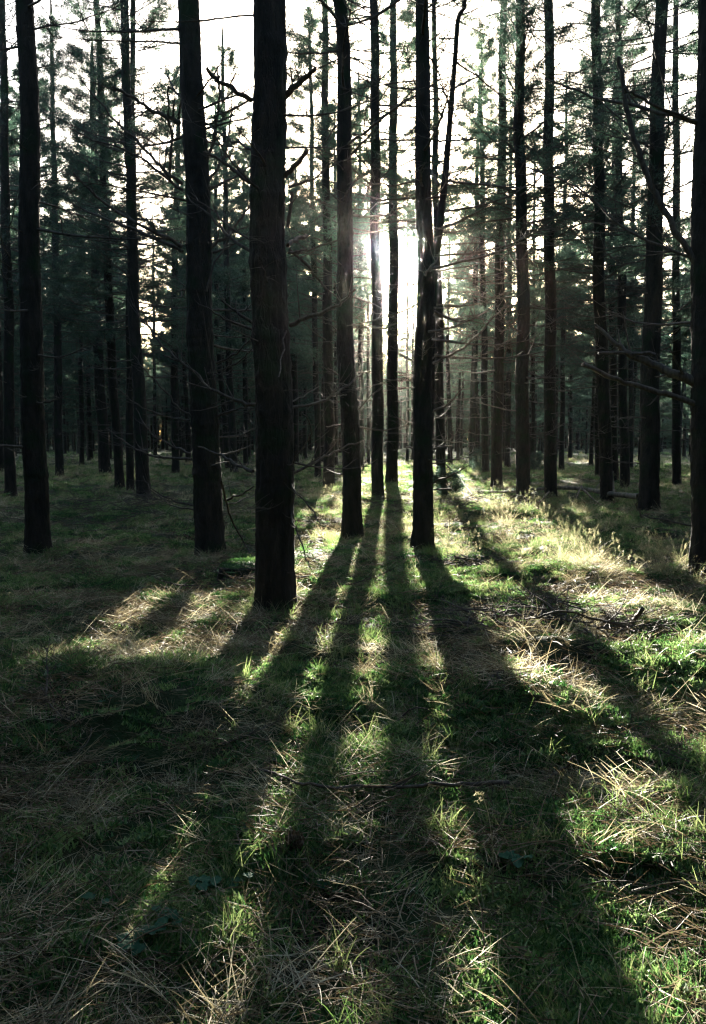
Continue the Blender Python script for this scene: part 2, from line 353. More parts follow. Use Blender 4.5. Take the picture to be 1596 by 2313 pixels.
def polybranch(pts, Y, w0, w1, rng, tree_loc, drift=0.25, twigs=3, name='dead_branch'):
    """a branch following a line seen in the photo, in depth around its tree"""
    n = len(pts); P = []
    dy = rng.uniform(-drift, drift); pts = np.array(pts, float)
    t = np.linspace(0, 1, n); tt = np.linspace(0, 1, max(8, n * 3))
    # smooth resample
    px = np.interp(tt, t, pts[:, 0]); py = np.interp(tt, t, pts[:, 1])
    for _ in range(2):
        px[1:-1] = (px[:-2] + 2 * px[1:-1] + px[2:]) / 4; py[1:-1] = (py[:-2] + 2 * py[1:-1] + py[2:]) / 4
    for i, f in enumerate(tt): P.append(at(px[i], py[i], Y + dy * f * 3))
    P = np.array(P) - np.array(tree_loc); jl = min(.009, .012 * np.linalg.norm(P[-1] - P[0])); P[1:-1] += rng.randn(len(P) - 2, 3) * jl; twigs = int(twigs * 2.4 + 1)
    cdp = Y; r = np.linspace(w0, w1, len(tt)) / 2 * cdp / FPX; mb = MB(); tube(mb, P, r, 7, 0, rough=.25, rng=rng)
    L = np.linalg.norm(P[-1] - P[0])
    for q in range(twigs):
        i = rng.randint(2, len(P) - 1); d = P[i] - P[i - 1]; d /= np.linalg.norm(d) + 1e-9
        s = rng.randn(3); s -= d * s.dot(d); s /= np.linalg.norm(s); l2 = L * rng.uniform(.08, .28); e = d * .8 + s * .9; e[2] += .3
        Q = [P[i], P[i] + e * l2 * .35, P[i] + e * l2 * .7 + [0, 0, .05 * l2], P[i] + e * l2 + [0, 0, .18 * l2]]
        tube(mb, Q, np.linspace(max(r[i] * .45, .002), .0014, 4), 4, 0)
    return mb.mesh(name, TWIG)

# crop coordinates used while measuring the photograph
c1 = lambda L: [(158.1 + .414 * a, 169.4 + .414 * b) for a, b in L]
c2 = lambda L: [(818.9 + .414 * a, 169.4 + .414 * b) for a, b in L]
c3 = lambda L: [(158.1 + .414 * a, 677.7 + .414 * b) for a, b in L]
c4 = lambda L: [(818.9 + .414 * a, 677.7 + .414 * b) for a, b in L]

TREES = []; RADII = []
def tree(line, by, wb, wt, label, cat='pine tree', seed=0, crown='auto', nbr=14, branches=(), top=None, hgt=None, group='pine trunks of the near wood', name='pine_tree', brlen=(.7, 2.1)):
    """line: [(x_top, y_top), ..., (x_base)] centre line in the photo; by base row; wb / wt widths in px at base and at row 173"""
    rng = np.random.RandomState(1000 + seed); bxp = line[-1]
    X0, Y0 = gp(bxp, by, 0); z0 = H0(X0, Y0)
    for _ in range(3): X0, Y0 = gp(bxp, by, z0); z0 = H0(X0, Y0)
    root = bpy.data.objects.new(name, None); COL.objects.link(root); root.location = (X0, Y0, z0); root.empty_display_size = .3
    tag(root, label, cat, group)
    pts = [at(a, b, Y0) for a, b in line[:-1]] + [np.array([X0, Y0, z0])]
    pts = pts[::-1]; zs = np.array([q[2] for q in pts]); xs = np.array([q[0] for q in pts])
    hgt = hgt or rng.uniform(16.5, 18.5); top_z = z0 + hgt if top is None else at(bxp, top, Y0)[2]
    slope = (xs[-1] - xs[0]) / (zs[-1] - zs[0]); near = Y0 < 16
    zz = np.unique(np.concatenate([[z0 - .35], np.arange(z0 - .1, z0 + .8, .05), np.linspace(z0 + .8, min(top_z, z0 + 8), 280 if near else 80), np.linspace(min(top_z, z0 + 8), top_z, 12)]))
    ax = np.interp(zz, zs, xs); ax = np.where(zz > zs[-1], xs[-1] + (zz - zs[-1]) * slope, ax)
    if len(zs) > 2:
        for _ in range(40): ax[1:-1] = (ax[:-2] + ax[1:-1] * 2 + ax[2:]) / 4
    ph = rng.rand(3) * 6.28; amp = .018
    env = np.clip((zz - z0) / 1.5, 0, 1)
    ax = ax + env * amp * (np.sin(zz * 1.1 + ph[0]) + .6 * np.sin(zz * 2.3 + ph[1])); ay = Y0 + env * amp * np.sin(zz * .8 + ph[2])
    rb = wb / 2 / FPX * camdepth([X0, Y0, z0]); Pt = at(line[0][0], 173, Y0); rt = wt / 2 / FPX * camdepth(Pt)
    rad = rb + (rt - rb) * (zz - z0) / (Pt[2] - z0)
    rad = np.where(zz < z0 + .02, rb, rad)
    endf = np.clip((top_z - zz) / (top_z - z0), 0, 1); rad = np.minimum(np.maximum(rad, .035 if top is None else .012), rb * (.25 + .75 * endf ** .8) * 1.05 + .01)
    if top is None: rad = np.minimum(rad, .03 + rb * 1.15 * endf ** .6)
    # whorl swellings
    for wz in np.arange(z0 + 1.0, z0 + 8, .62): rad = rad * (1 + .05 * np.exp(-((zz - wz - .1 * math.sin(wz * 9)) / .05) ** 2))
    A = np.stack([ax - X0, ay - Y0, zz - z0], 1)
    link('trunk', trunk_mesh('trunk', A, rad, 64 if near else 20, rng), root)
    axis_at = lambda z: (float(np.interp(z, A[:, 2], A[:, 0])), float(np.interp(z, A[:, 2], A[:, 1])), float(np.interp(z, A[:, 2], rad)))
    nbr = int(nbr * 2.1)
    for k in range(nbr):
        zmax = min(9.0 if top is None else top_z - z0, 1.5 + .52 * Y0 + 1.0)
        z = .9 + (zmax - .9) * ((k + rng.rand()) / nbr) ** .85; xa, ya, ra = axis_at(z)
        stub = rng.rand() < .25; me = STUB_LIB[rng.randint(4)] if stub else BR_LIB[rng.randint(14)]
        o = link('dead_branch', me, root, (xa, ya, z)); s = rng.uniform(*brlen) * (1 if stub else min(1, .55 + z * .12))
        o.rotation_euler = (rng.uniform(-.15, .15), 0, rng.rand() * 6.283); o.scale = (s, s, s if rng.rand() < .8 else -s * .5) if not stub else (1, 1, 1)
    loc = np.array([X0, Y0, z0])
    for pts_, w0_, w1_, tw_ in branches:
        link('dead_branch', polybranch(pts_, Y0, w0_, w1_, rng, loc, twigs=tw_), root)
    if crown == 'auto': crown = 'hi' if Y0 < 13.5 else 'sparse' if Y0 < 23 else 'mid'
    if crown:
        xa, ya, ra = axis_at(10.0); spec = {'sparse': (5.0, 18.0, 2.4, 120, 13, .12, .011), 'hi': (9.2, 18.2, 2.3, 62, 16, .12, .012), 'mid': (4.2, 16.8, 2.5, 98, 17, .13, .012), 'far': (6.3, 18., 2.6, 96, 12, .15, .023)}[crown]
        off = np.array([X0 + xa, Y0, z0]); tst = off + np.array([[dx, 0, z] for dx in (-2, -1, 0, 1, 2) for z in np.linspace(spec[0], spec[1], 8)])
        if keep_mask(tst).all():
            lib = {'sparse': CR_SP, 'hi': CR_HI, 'mid': CR_MID, 'far': CR_FAR}[crown]
            o = link('crown', lib[rng.randint(len(lib))], root, (xa, ya, 0)); o.rotation_euler = (0, 0, rng.rand() * 6.28)
        else:
            o = link('crown', crown_mesh('crown', 3000 + seed, *spec, origin=off, thin=.5 if crown == 'sparse' else 0), root, (xa, ya, 0))
    TREES.append((X0, Y0)); RADII.append(rb); return root

def T(xt, xb, by, wb, wt, label, **k):
    global _s; _s += 1
    line = ([(xt, 173)] if not isinstance(xt, list) else xt) + [xb]
    return tree(line, by, wb, wt, label, seed=_s, **k)
_s = 0
# ---- left edge and left side
T(60, 85, 1262, 52, 40, 'thick dark pine at the far left edge, nearest of the left side')
T(8, 25, 1125, 24, 18, 'slim pine at the very left edge beside the thick dark pine')
T(118, 135, 1082, 18, 14, 'thin pine left of the rough pair at the left')
T(178, 185, 1052, 11, 9, 'thin shaded pine among the dark rows at the left')
T([(210, 173), (216, 680)], 237, 1072, 25, 15, 'dark pine with a leaning foot, left of the paler brownish trunk')
T([(228, 173), (245, 680)], 272, 1107, 21, 14, 'slim brownish pine left of a close pair of trunks')
T([(300, 173), (291, 900)], 295, 1118, 18, 12, 'thin pine standing close against the left of a thicker trunk')
T([(289, 173), (303, 680)], 325, 1138, 31, 20, 'pine with violet grey upper bark beside the bright gap in the canopy', nbr=20, branches=[(c1([(350, 345), (420, 420), (520, 520)]), 4, 2, 2), (c3([(410, 110), (470, 190), (560, 260)]), 5, 2, 3)])
T([(410, 173), (392, 500)], 397, 1073, 18, 11, 'thin pine behind and left of the second thickest trunk', nbr=20, branches=[(c1([(565, 250), (545, 180), (530, 60)]), 4, 2, 2)])
T([(345, 478), (347, 700)], 351, 1030, 8, 5, 'thin dead snag with a broken top below the bright sky gap', crown=None, top=478, nbr=10, cat='dead tree', name='dead_tree', group=None, brlen=(.4, 1.1))
FB = [(c1([(600, 255), (530, 230), (430, 180), (330, 115), (230, 60)]), 11, 5, 3), (c1([(615, 590), (530, 540), (450, 445), (350, 345), (200, 200), (60, 20)]), 9, 3, 5),
      (c1([(615, 625), (540, 570), (430, 480), (300, 405), (130, 355), (20, 295)]), 7, 3, 6), (c1([(615, 935), (520, 880), (370, 815), (210, 720), (80, 600), (20, 530)]), 9, 4, 5),
      (c1([(615, 962), (470, 885), (330, 835), (180, 785), (20, 705)]), 9, 4, 5), (c3([(655, 655), (560, 640), (450, 610), (350, 560), (250, 480)]), 5, 2, 5),
      (c3([(660, 840), (560, 800), (470, 750), (420, 700), (360, 590)]), 6, 2, 4), (c3([(665, 870), (560, 862), (440, 850), (300, 780), (200, 700)]), 7, 2, 4),
      (c3([(655, 630), (600, 590), (520, 500), (420, 390), (350, 300)]), 5, 2, 4), (c3([(630, 345), (570, 325), (510, 300)]), 6, 3, 0),
      (c3([(680, 1120), (600, 1110), (520, 1075), (440, 1025)]), 5, 2, 2), (c3([(680, 1145), (560, 1130), (450, 1050), (400, 960)]), 4, 1.5, 2),
      (c1([(745, 270), (830, 250), (920, 205)]), 6, 2, 2), (c1([(745, 290), (880, 250), (1000, 215)]), 6, 2, 2), (c1([(745, 625), (850, 580), (950, 530), (1000, 480)]), 7, 3, 2),
      (c1([(760, 945), (850, 880), (920, 790), (1000, 690)]), 8, 3, 3), (c1([(765, 970), (870, 940), (960, 890), (1010, 830)]), 6, 2, 2), (c3([(800, 345), (880, 310), (960, 240), (1000, 200)]), 6, 3, 2),
      (c3([(805, 385), (900, 350), (960, 300), (1000, 260)]), 5, 2, 2), (c3([(810, 630), (880, 610), (940, 580), (1000, 590)]), 6, 3, 1), (c3([(825, 845), (900, 830), (1000, 790)]), 6, 3, 1),
      (c3([(845, 1090), (920, 1070), (1005, 1015)]), 6, 3, 1), (c3([(845, 1120), (930, 1100), (1010, 1060)]), 4, 2, 1), (c1([(745, 480), (790, 330), (820, 120), (815, 0)]), 8, 4, 4),
      (c1([(755, 580), (810, 500), (880, 330), (890, 60)]), 6, 3, 4), (c1([(610, 120), (560, 60), (530, 0)]), 6, 3, 3), (c1([(545, 590), (560, 330), (530, 200), (540, 60)]), 7, 3, 4)]
T([(433, 173), (452, 680)], 476, 1253, 66, 48, 'second thickest trunk, black, many bare branches reaching left', nbr=16, branches=FB)
T([(487, 173), (488, 700)], 516, 1062, 13, 9, 'thin pine just right of the second thickest trunk')
T([(505, 173), (514, 680)], 529, 1071, 16, 11, 'slim pine midway between the two thickest trunks', nbr=20)
T([(548, 173), (553, 700)], 556, 1054, 12, 8, 'thin pine close to the left of the thickest trunk')
JB = [(c1([(995, 590), (900, 530), (810, 450), (730, 420)]), 10, 4, 3), (c1([(1000, 405), (900, 365), (800, 300), (740, 260)]), 7, 3, 2), (c1([(990, 135), (900, 80), (800, 30), (750, -40)]), 12, 6, 3),
      (c1([(1000, 965), (900, 900), (820, 840), (740, 740), (640, 650)]), 9, 3, 4), (c1([(990, 900), (860, 820), (750, 720), (660, 640)]), 6, 2, 2), (c3([(1000, 125), (900, 60), (830, 0)]), 8, 4, 2),
      (c3([(1000, 160), (880, 120), (780, 60), (700, 20)]), 7, 2, 3), (c3([(1020, 572), (930, 560), (820, 510), (700, 420), (600, 340), (500, 240), (400, 120), (340, 20)]), 9, 3, 6), (c3([(1000, 935), (900, 900), (830, 840), (700, 800)]), 9, 4, 1),
      (c1([(1175, 115), (1230, 50), (1300, 10), (1340, -40)]), 15, 8, 1), (c1([(1175, 555), (1240, 490), (1297, 408)]), 12, 9, 0), (c1([(1190, 928), (1250, 900), (1292, 878)]), 10, 9, 0), (c1([(1195, 968), (1290, 952)]), 6, 5, 0),
      (c1([(1195, 610), (1320, 570), (1450, 500), (1596, 390)]), 7, 2, 3), (c1([(1200, 950), (1300, 1040), (1400, 1160), (1480, 1240)]), 7, 3, 3), (c3([(1205, 135), (1300, 90), (1400, 60), (1480, 15), (1560, -60)]), 11, 5, 2),
      (c3([(1215, 585), (1330, 570), (1430, 530), (1520, 450), (1600, 395)]), 7, 4, 2), (c3([(1210, 555), (1300, 510), (1360, 470)]), 4, 2, 2), (c3([(1215, 945), (1300, 905), (1370, 870), (1450, 820), (1600, 765)]), 7, 4, 2),
      (c3([(1200, 900), (1240, 880), (1330, 700), (1270, 620)]), 4, 2, 2), (c3([(1190, 960), (1250, 1060), (1330, 1150), (1370, 1228)]), 4, 2, 4), (c3([(1180, 130), (1160, 300), (1140, 420)]), 4, 2, 0), (c1([(1190, 830), (1215, 660), (1210, 640)]), 8, 7, 0),
      (c3([(1205, 1120), (1225, 1228), (1290, 1400), (1320, 1470)]), 5, 2, 4), (c1([(745, 1180), (860, 880), (1000, 800)]), 5, 2, 2)]
T([(610, 173), (614, 680)], 623, 1392, 90, 74, 'thickest trunk, nearest and pure black, left of the centre', nbr=10, branches=JB, brlen=(.5, 1.2))
T([(672, 173), (664, 700)], 667, 1048, 18, 12, 'dark pine just right of the thickest trunk', nbr=18)
T([(702, 173), (711, 680)], 719, 1080, 15, 8, 'slender pine between the thickest trunk and a group to its right', nbr=18)
T([(735, 173), (741, 680)], 744, 1113, 25, 16, 'medium pine left of the trunk with the long left shadow', nbr=24)
T([(758, 600)] + [], 760, 1060, 8, 6, 'very thin pine peeping between two medium trunks', nbr=10)
NB = [(c1([(1530, 440), (1596, 370), (1680, 280)]), 6, 3, 2), (c3([(1560, 170), (1600, 120), (1660, 60)]), 5, 2, 2), (c3([(1470, 180), (1420, 130), (1370, 120)]), 4, 2, 2), (c3([(1480, 680), (1400, 690)]), 3, 2, 1), (c3([(1470, 410), (1410, 370)]), 4, 3, 1), (c3([(1570, 600), (1620, 540), (1700, 480)]), 4, 2, 2)]
T([(775, 173), (782, 680)], 797, 1192, 42, 30, 'thick pine left of the sun casting a long shadow to the left', nbr=22, branches=NB)
T([(812, 173), (815, 700)], 818, 1072, 11, 8, 'thin pale pine between the thick pine and the sun glow', nbr=18)
T([(832, 500)], 833, 1047, 7, 6, 'thin hazy pine behind the trunk left of the sun', nbr=8)
T([(848, 173), (851, 680)], 855, 1138, 27, 20, 'pine immediately left of the low sun', nbr=26)
T([(889, 173), (889, 680)], 886, 1093, 27, 18, 'pine standing right in front of the low sun', nbr=22)
T([(921, 700)], 921, 1046, 7, 6, 'pale hazy pine in the glow left of the big right centre trunk', nbr=8, crown='far')
T([(934, 700)], 932, 1040, 7, 6, 'pale hazy pine touching the big right centre trunk', nbr=8, crown='far')
RB = [(c4([(385, 345), (500, 290), (620, 210), (740, 70), (800, 0)]), 7, 3, 4), (c4([(390, 605), (470, 570), (550, 480)]), 6, 3, 2), (c4([(295, 345), (210, 300)]), 6, 4, 0), (c4([(290, 606), (250, 595)]), 6, 5, 0), (c4([(285, 808), (240, 803)]), 6, 4, 0),
      (c4([(390, 812), (440, 800), (490, 795)]), 6, 3, 1), (c4([(385, 1035), (490, 1030)]), 4, 2, 0), (c4([(385, 1000), (500, 950), (595, 895)]), 4, 2, 2), (c2([(290, 355), (200, 355), (100, 350)]), 5, 3, 2), (c2([(375, 350), (440, 357), (540, 355), (620, 343)]), 6, 3, 2),
      (c2([(290, 580), (150, 600), (30, 580)]), 5, 2, 3), (c2([(290, 800), (240, 797), (195, 790)]), 6, 2, 0), (c2([(375, 1045), (480, 1040), (560, 980), (610, 880)]), 4, 2, 3), (c2([(300, 75), (200, 70), (120, 50)]), 5, 3, 2), (c4([(390, 40), (500, 50), (600, 0)]), 4, 2, 3)]
T([(957, 173), (957, 680)], 957, 1248, 47, 31, 'big trunk right of the sun with a wide shadow towards the viewer', nbr=20, branches=RB)
T([(1024, 173), (1014, 300), (1000, 440), (988, 580), (978, 720)], 955, 1203, 26, 11, 'leaning curved pine crossing behind the big trunk right of the sun', nbr=16, crown='hi', branches=[(c2([(430, 835), (560, 780), (700, 705)]), 7, 3, 3), (c2([(430, 860), (520, 860), (600, 830)]), 4, 2, 3), (c2([(500, 70), (560, 40), (640, 0)]), 6, 3, 2), (c2([(415, 600), (375, 520)]), 8, 6, 0), (c2([(440, 600), (520, 595)]), 5, 2, 1)])
T([(984, 173), (989, 600)], 999, 1117, 22, 12, 'upright pine right beside the leaning curved pine', nbr=24)
T([(1078, 450)], 1067, 1066, 15, 10, 'pale brown pine lit along its edge, right of the centre', nbr=14)
T([(1088, 173), (1093, 680)], 1098, 1072, 17, 9, 'slender pine right of the pale brown pine', nbr=22)
T([(1136, 173), (1130, 680)], 1122, 1106, 26, 17, 'medium pine whose foot leans left, left of the log end', nbr=26)
T([(1152, 600)], 1147, 1060, 13, 9, 'thin pine half hidden behind the medium pine right of centre', nbr=10)
T([(1177, 173), (1180, 680)], 1184, 1143, 32, 22, 'straight pine standing in front of the fallen log', nbr=26, branches=[(c2([(920, 510), (1000, 530), (1060, 545)]), 4, 2, 3), (c2([(835, 420), (760, 340), (640, 250)]), 5, 2, 4)])
T([(1207, 600)], 1204, 1056, 9, 7, 'very thin pine between two straight trunks at the right', nbr=10)
T([(1242, 173), (1243, 680)], 1245, 1126, 29, 21, 'straight pine behind the middle of the fallen log', nbr=26)
T([(1281, 173), (1275, 680)], 1269, 1068, 12, 8, 'thin pine right of the log middle', nbr=18)
T([(1290, 500)], 1288, 1036, 9, 7, 'far thin pine at the right among dark green foliage', nbr=8)
T([(1355, 173), (1355, 680)], 1374, 1139, 29, 22, 'dark pine behind the right end of the fallen log', nbr=24)
T([(1350, 700)], 1350, 1083, 11, 8, 'thin pine close behind the left of the dark log end pine', nbr=8)
T([(1394, 173), (1383, 680)], 1390, 1095, 18, 14, 'pine with a crooked stem close right of the dark log end pine', nbr=22)
T([(1404, 500), (1405, 680)], 1413, 1108, 22, 15, 'second last medium pine before the right edge trunk', nbr=18)
T([(1436, 173), (1430, 600)], 1425, 1064, 12, 9, 'thin pine beside the right edge trunk', nbr=14)
T([(1490, 173), (1475, 700)], 1466, 1166, 44, 30, 'thick dark trunk where the fallen log ends', nbr=18)
T([(1528, 173)], 1530, 1100, 20, 14, 'slim pine right of the trunk where the log ends', nbr=12)
EB = [(c4([(1850, 470), (1700, 400), (1590, 350), (1470, 300), (1400, 260), (1330, 190), (1270, 130)]), 24, 6, 2), (c4([(1600, 300), (1500, 288), (1400, 285), (1290, 290)]), 8, 6, 0), (c4([(1850, 570), (1700, 525), (1590, 495), (1450, 455), (1350, 420), (1205, 350)]), 14, 9, 1),
      (c2([(1850, 270), (1590, 190), (1300, 130), (1150, 80), (1000, 20)]), 9, 4, 4), (c2([(1850, 260), (1590, 170), (1500, 110), (1430, 70)]), 8, 5, 2), (c2([(1850, 1010), (1590, 930), (1400, 820), (1250, 660), (1100, 570), (900, 500)]), 7, 3, 6), (c2([(1850, 1080), (1700, 820), (1590, 650), (1560, 560), (1500, 400), (1450, 200), (1420, 20), (1400, -100)]), 15, 9, 2),
      (c4([(1840, 1240), (1590, 1185), (1530, 1180), (1497, 1130), (1500, 1060)]), 4, 3, 0)]
T([(1600, 173)], 1592, 1310, 66, 52, 'thick trunk beyond the right edge with heavy broken branches', nbr=8, branches=EB)

# ------------------------------------------------------------------ filler trees of the deeper wood
NEARN = len(TREES)
rng = np.random.RandomState(5)
FTR = []
for q in range(4):
    zz = np.unique(np.concatenate([np.arange(-.3, .6, .15), np.linspace(.6, 17.6, 26)])); g = np.random.RandomState(400 + q)
    A = np.stack([.05 * np.sin(zz * .5 + g.rand() * 6), .05 * np.sin(zz * .4 + g.rand() * 6), zz], 1); A[:, :2] -= A[0, :2]
    FTR.append(trunk_mesh('trunk', A, .145 * (1 - zz / 21) + 0 * zz, 10, g))
proto = bpy.data.objects.new('pine_tree', None)
cnt = 0; tries = 0
GAPS = [(296, 398), (700, 716), (1042, 1062)]
SLITS = [355, 372, 428, 538, 1034, 1048, 1076, 1208, 1302, 1436]
while cnt < 244 and tries < 20000:
    tries += 1
    y = 37 + 92 * rng.rand() ** .8; px = rng.uniform(-60, 1656) if rng.rand() < .62 else rng.uniform(-60, 880); x = (px - CX) / FPX * y
    a = np.array([x, y]) @ pr
    if -2.0 < a < 3.0: continue
    if px > 960 and rng.rand() < .2: continue
    if any(g0 < px < g1 for g0, g1 in GAPS) and (y < 110): continue
    sp = 2.3 if -10 < a < 0 else 3.0
    if any((x - tx) ** 2 + (y - ty) ** 2 < sp ** 2 for tx, ty in TREES): continue
    z = H0(x, y); TREES.append((x, y)); cnt += 1
    r = bpy.data.objects.new('pine_tree', None); COL.objects.link(r); r.location = (x, y, z)
    tag(r, 'thin shadowy pine in the distant rows of the wood', 'pine tree', 'distant pine rows')
    s = rng.uniform(.85, 1.15) * (1.15 if px < 880 else 1); hz = rng.uniform(.85, 1.1) * (1.05 if px < 880 else 1)
    if 296 < px < 398: hz *= .6
    if px > 960: hz *= .88
    t = link('trunk', FTR[rng.randint(4)], r); t.rotation_euler = (rng.uniform(-.012, .012), rng.uniform(-.012, .012), rng.rand() * 6.28); t.scale = (s, s, hz)
    off = np.array([x, y, z]); tst = off + np.array([[dx, 0, zq * hz] for dx in (-2.3, -1, 0, 1, 2.3) for zq in np.linspace(6.3, 18, 9)])
    low = not any(abs(px - q) < 9 for q in SLITS) and rng.rand() < (.75 if -12 < a < 0 else .5 if px > 980 or px < 300 else .3) and y > 48
    if low: tst = off + np.array([[dx, 0, zq * hz] for dx in (-2.3, -1, 0, 1, 2.3) for zq in np.linspace(2.2, 18, 12)])
    if keep_mask(tst).all():
        c = link('crown', CR_LOW[rng.randint(3)] if low else CR_FAR[rng.randint(5)], r); c.rotation_euler = (0, 0, rng.rand() * 6.28); c.scale = (s, s, hz)
    else:
        c = link('crown', crown_mesh('crown', 5000 + cnt, 6.3 * hz, 18 * hz, 2.6, 92, 11, .15, .023, origin=off, dead=14), r)

# ------------------------------------------------------------------ scatter tool (only for uncountable ground cover and the surrounding wood)
def make_coll(name, meshes):
    c = bpy.data.collections.new(name)
    for i, me in enumerate(meshes): c.objects.link(bpy.data.objects.new('%s_%02d' % (name, i), me))
    return c
def scatter(name, label, cat, coll, nvar, P, rot, scl, idx=None, seed=0):
    rg = np.random.RandomState(seed); me = bpy.data.meshes.new(name); n = len(P)
    me.vertices.add(n); me.vertices.foreach_set('co', np.asarray(P, np.float32).ravel())
    a = me.attributes.new('rot', 'FLOAT_VECTOR', 'POINT'); a.data.foreach_set('vector', np.asarray(rot, np.float32).ravel())
    scl = np.asarray(scl, np.float32); scl = np.repeat(scl[:, None], 3, 1) if scl.ndim == 1 else scl
    a = me.attributes.new('scl', 'FLOAT_VECTOR', 'POINT'); a.data.foreach_set('vector', scl.ravel())
    a = me.attributes.new('idx', 'INT', 'POINT'); a.data.foreach_set('value', (rg.randint(0, nvar, n) if idx is None else idx).astype(np.int32))
    o = link(name, me); ng = bpy.data.node_groups.new(name, 'GeometryNodeTree')
    ng.interface.new_socket('Geometry', in_out='INPUT', socket_type='NodeSocketGeometry'); ng.interface.new_socket('Geometry', in_out='OUTPUT', socket_type='NodeSocketGeometry')
    N, L = ng.nodes, ng.links; gi = N.new('NodeGroupInput'); go = N.new('NodeGroupOutput'); ci = N.new('GeometryNodeCollectionInfo')
    ci.inputs['Collection'].default_value = coll; ci.inputs['Separate Children'].default_value = True; ci.inputs['Reset Children'].default_value = True
    ip = N.new('GeometryNodeInstanceOnPoints'); ip.inputs['Pick Instance'].default_value = True
    def na(nm, ty):
        q = N.new('GeometryNodeInputNamedAttribute'); q.data_type = ty; q.inputs['Name'].default_value = nm; return next(s for s in q.outputs if s.enabled and s.name == 'Attribute')
    er = N.new('FunctionNodeEulerToRotation'); L.new(na('rot', 'FLOAT_VECTOR'), er.inputs[0])
    L.new(gi.outputs[0], ip.inputs['Points']); L.new(ci.outputs[0], ip.inputs['Instance']); L.new(na('idx', 'INT'), ip.inputs['Instance Index'])
    L.new(er.outputs[0], ip.inputs['Rotation']); L.new(na('scl', 'FLOAT_VECTOR'), ip.inputs['Scale']); L.new(ip.outputs[0], go.inputs[0])
    md = o.modifiers.new('scatter', 'NODES'); md.node_group = ng
    tag(o, label, cat, kind='stuff'); return o

# the wood round and behind the viewer, outside the photograph, which shades this place
pts = []; rg = np.random.RandomState(31)
tr_ = 0
while len(pts) < 560 and tr_ < 90000:
    tr_ += 1; r_ = 3.2 + 52 * rg.rand() ** .6; t_ = rg.rand() * 6.283; x, y = r_ * math.cos(t_), r_ * math.sin(t_)
    if y > 0 and abs(x) < y * .52 + 1.6: continue
    if y < 0 and abs(x) < 1.5 and r_ < 6: continue
    if -4.6 < np.array([x, y]) @ pr < 6.8 and y > 0: continue
    if any((x - a) ** 2 + (y - b) ** 2 < 3.0 for a, b in pts) or any((x - a) ** 2 + (y - b) ** 2 < 4.2 for a, b in TREES): continue
    pts.append((x, y))
mb_all = []
for q in range(5):
    tr, crn = FTR[q % 4], [CR_HI[0], CR_MID[1], CR_MID[2], CR_FAR[0], CR_LOW[0]][q]
    V = []; Fq = {3: [], 4: []}; Mq = {3: [], 4: []}; n0 = 0
    for me, mo in ((tr, 0), (crn, 0)):
        co = np.zeros(len(me.vertices) * 3, np.float32); me.vertices.foreach_get('co', co); co = co.reshape(-1, 3)
        li = np.zeros(len(me.loops), np.int32); me.loops.foreach_get('vertex_index', li); ls = np.zeros(len(me.polygons), np.int32); me.polygons.foreach_get('loop_start', ls)
        lt = np.zeros(len(me.polygons), np.int32); me.polygons.foreach_get('loop_total', lt); mi = np.zeros(len(me.polygons), np.int32); me.polygons.foreach_get('material_index', mi)
        for k in (3, 4):
            s = lt == k
            if s.any(): Fq[k].append(li[ls[s][:, None] + np.arange(k)] + n0); Mq[k].append(mi[s] + (0 if me is tr else 1))
        V.append(co); n0 += len(co)
    me = mesh_np('surrounding_pine', np.concatenate(V), [np.concatenate(Fq[k]) for k in (3, 4)], [BARK, TWIG, NEEDLE])
    me.polygons.foreach_set('material_index', np.concatenate([np.concatenate(Mq[k]) for k in (3, 4)]).astype(np.int32)); mb_all.append(me)
pts = np.array(pts); n = len(pts)
scatter('surrounding_forest', 'pine wood standing around and behind the viewer', None, make_coll('surround', mb_all[:3] + [mb_all[4]]), 4,
        np.column_stack([pts, H(pts[:, 0], pts[:, 1])]), np.column_stack([np.zeros((n, 2)), rg.rand(n) * 6.28]), rg.uniform(.9, 1.15, n), idx=np.where((np.hypot(pts[:, 0], pts[:, 1]) > 9) & (rg.rand(n) < .6), 3, rg.randint(0, 3, n)), seed=2)

pts = []
while len(pts) < 2300:
    y = 120 + 185 * rg.rand() ** .8; x = rg.uniform(-.62, .62) * y; pts.append((x, y))
pts = np.array(pts); n = len(pts); ppx = CX + pts[:, 0] / pts[:, 1] * FPX; lo_ = rg.rand(n) < .6; slit = np.zeros(n, bool)
for q in SLITS: slit |= np.abs(ppx - q) < 5
lo_ &= ~slit; sink = np.where(lo_ & (rg.rand(n) < .6), 2.2, 0)
scatter('distant_forest', 'dark mass of pine wood closing the view between the far trunks', None, make_coll('far_wood', mb_all[3:]), 2,
        np.column_stack([pts, H(pts[:, 0], pts[:, 1]) - sink]), np.column_stack([np.zeros((n, 2)), rg.rand(n) * 6.28]), rg.uniform(.8, 1.1, n), idx=lo_.astype(int), seed=3)

# ------------------------------------------------------------------ ground cover
def field(n_per, rg, dens):
    """sample points in the view wedge, density per m2 falling with distance; dens(x, y) in 0..1"""
    out = []
    for y0, y1, d in n_per:
        wmax = y1 * .50 + 1.0; area = 2 * wmax * (y1 - y0); n = int(area * d)
        x = rg.uniform(-wmax, wmax, n); y = rg.uniform(y0, y1, n); k = (np.abs(x) < y * .50 + 1.0) & (rg.rand(n) < dens(x, y))
        out.append(np.column_stack([x[k], y[k]]))
    return np.concatenate(out)
def orient(rg, P, lay=.25):
    e = .04; dx = (H(P[:, 0] + e, P[:, 1]) - H(P[:, 0] - e, P[:, 1])) / (2 * e); dy = (H(P[:, 0], P[:, 1] + e) - H(P[:, 0], P[:, 1] - e)) / (2 * e)
    n = len(P); return np.column_stack([np.clip(np.arctan(dy), -.7, .7) + rg.randn(n) * lay * .4, np.clip(-np.arctan(dx), -.7, .7) + rg.randn(n) * lay * .4, np.zeros(n)])
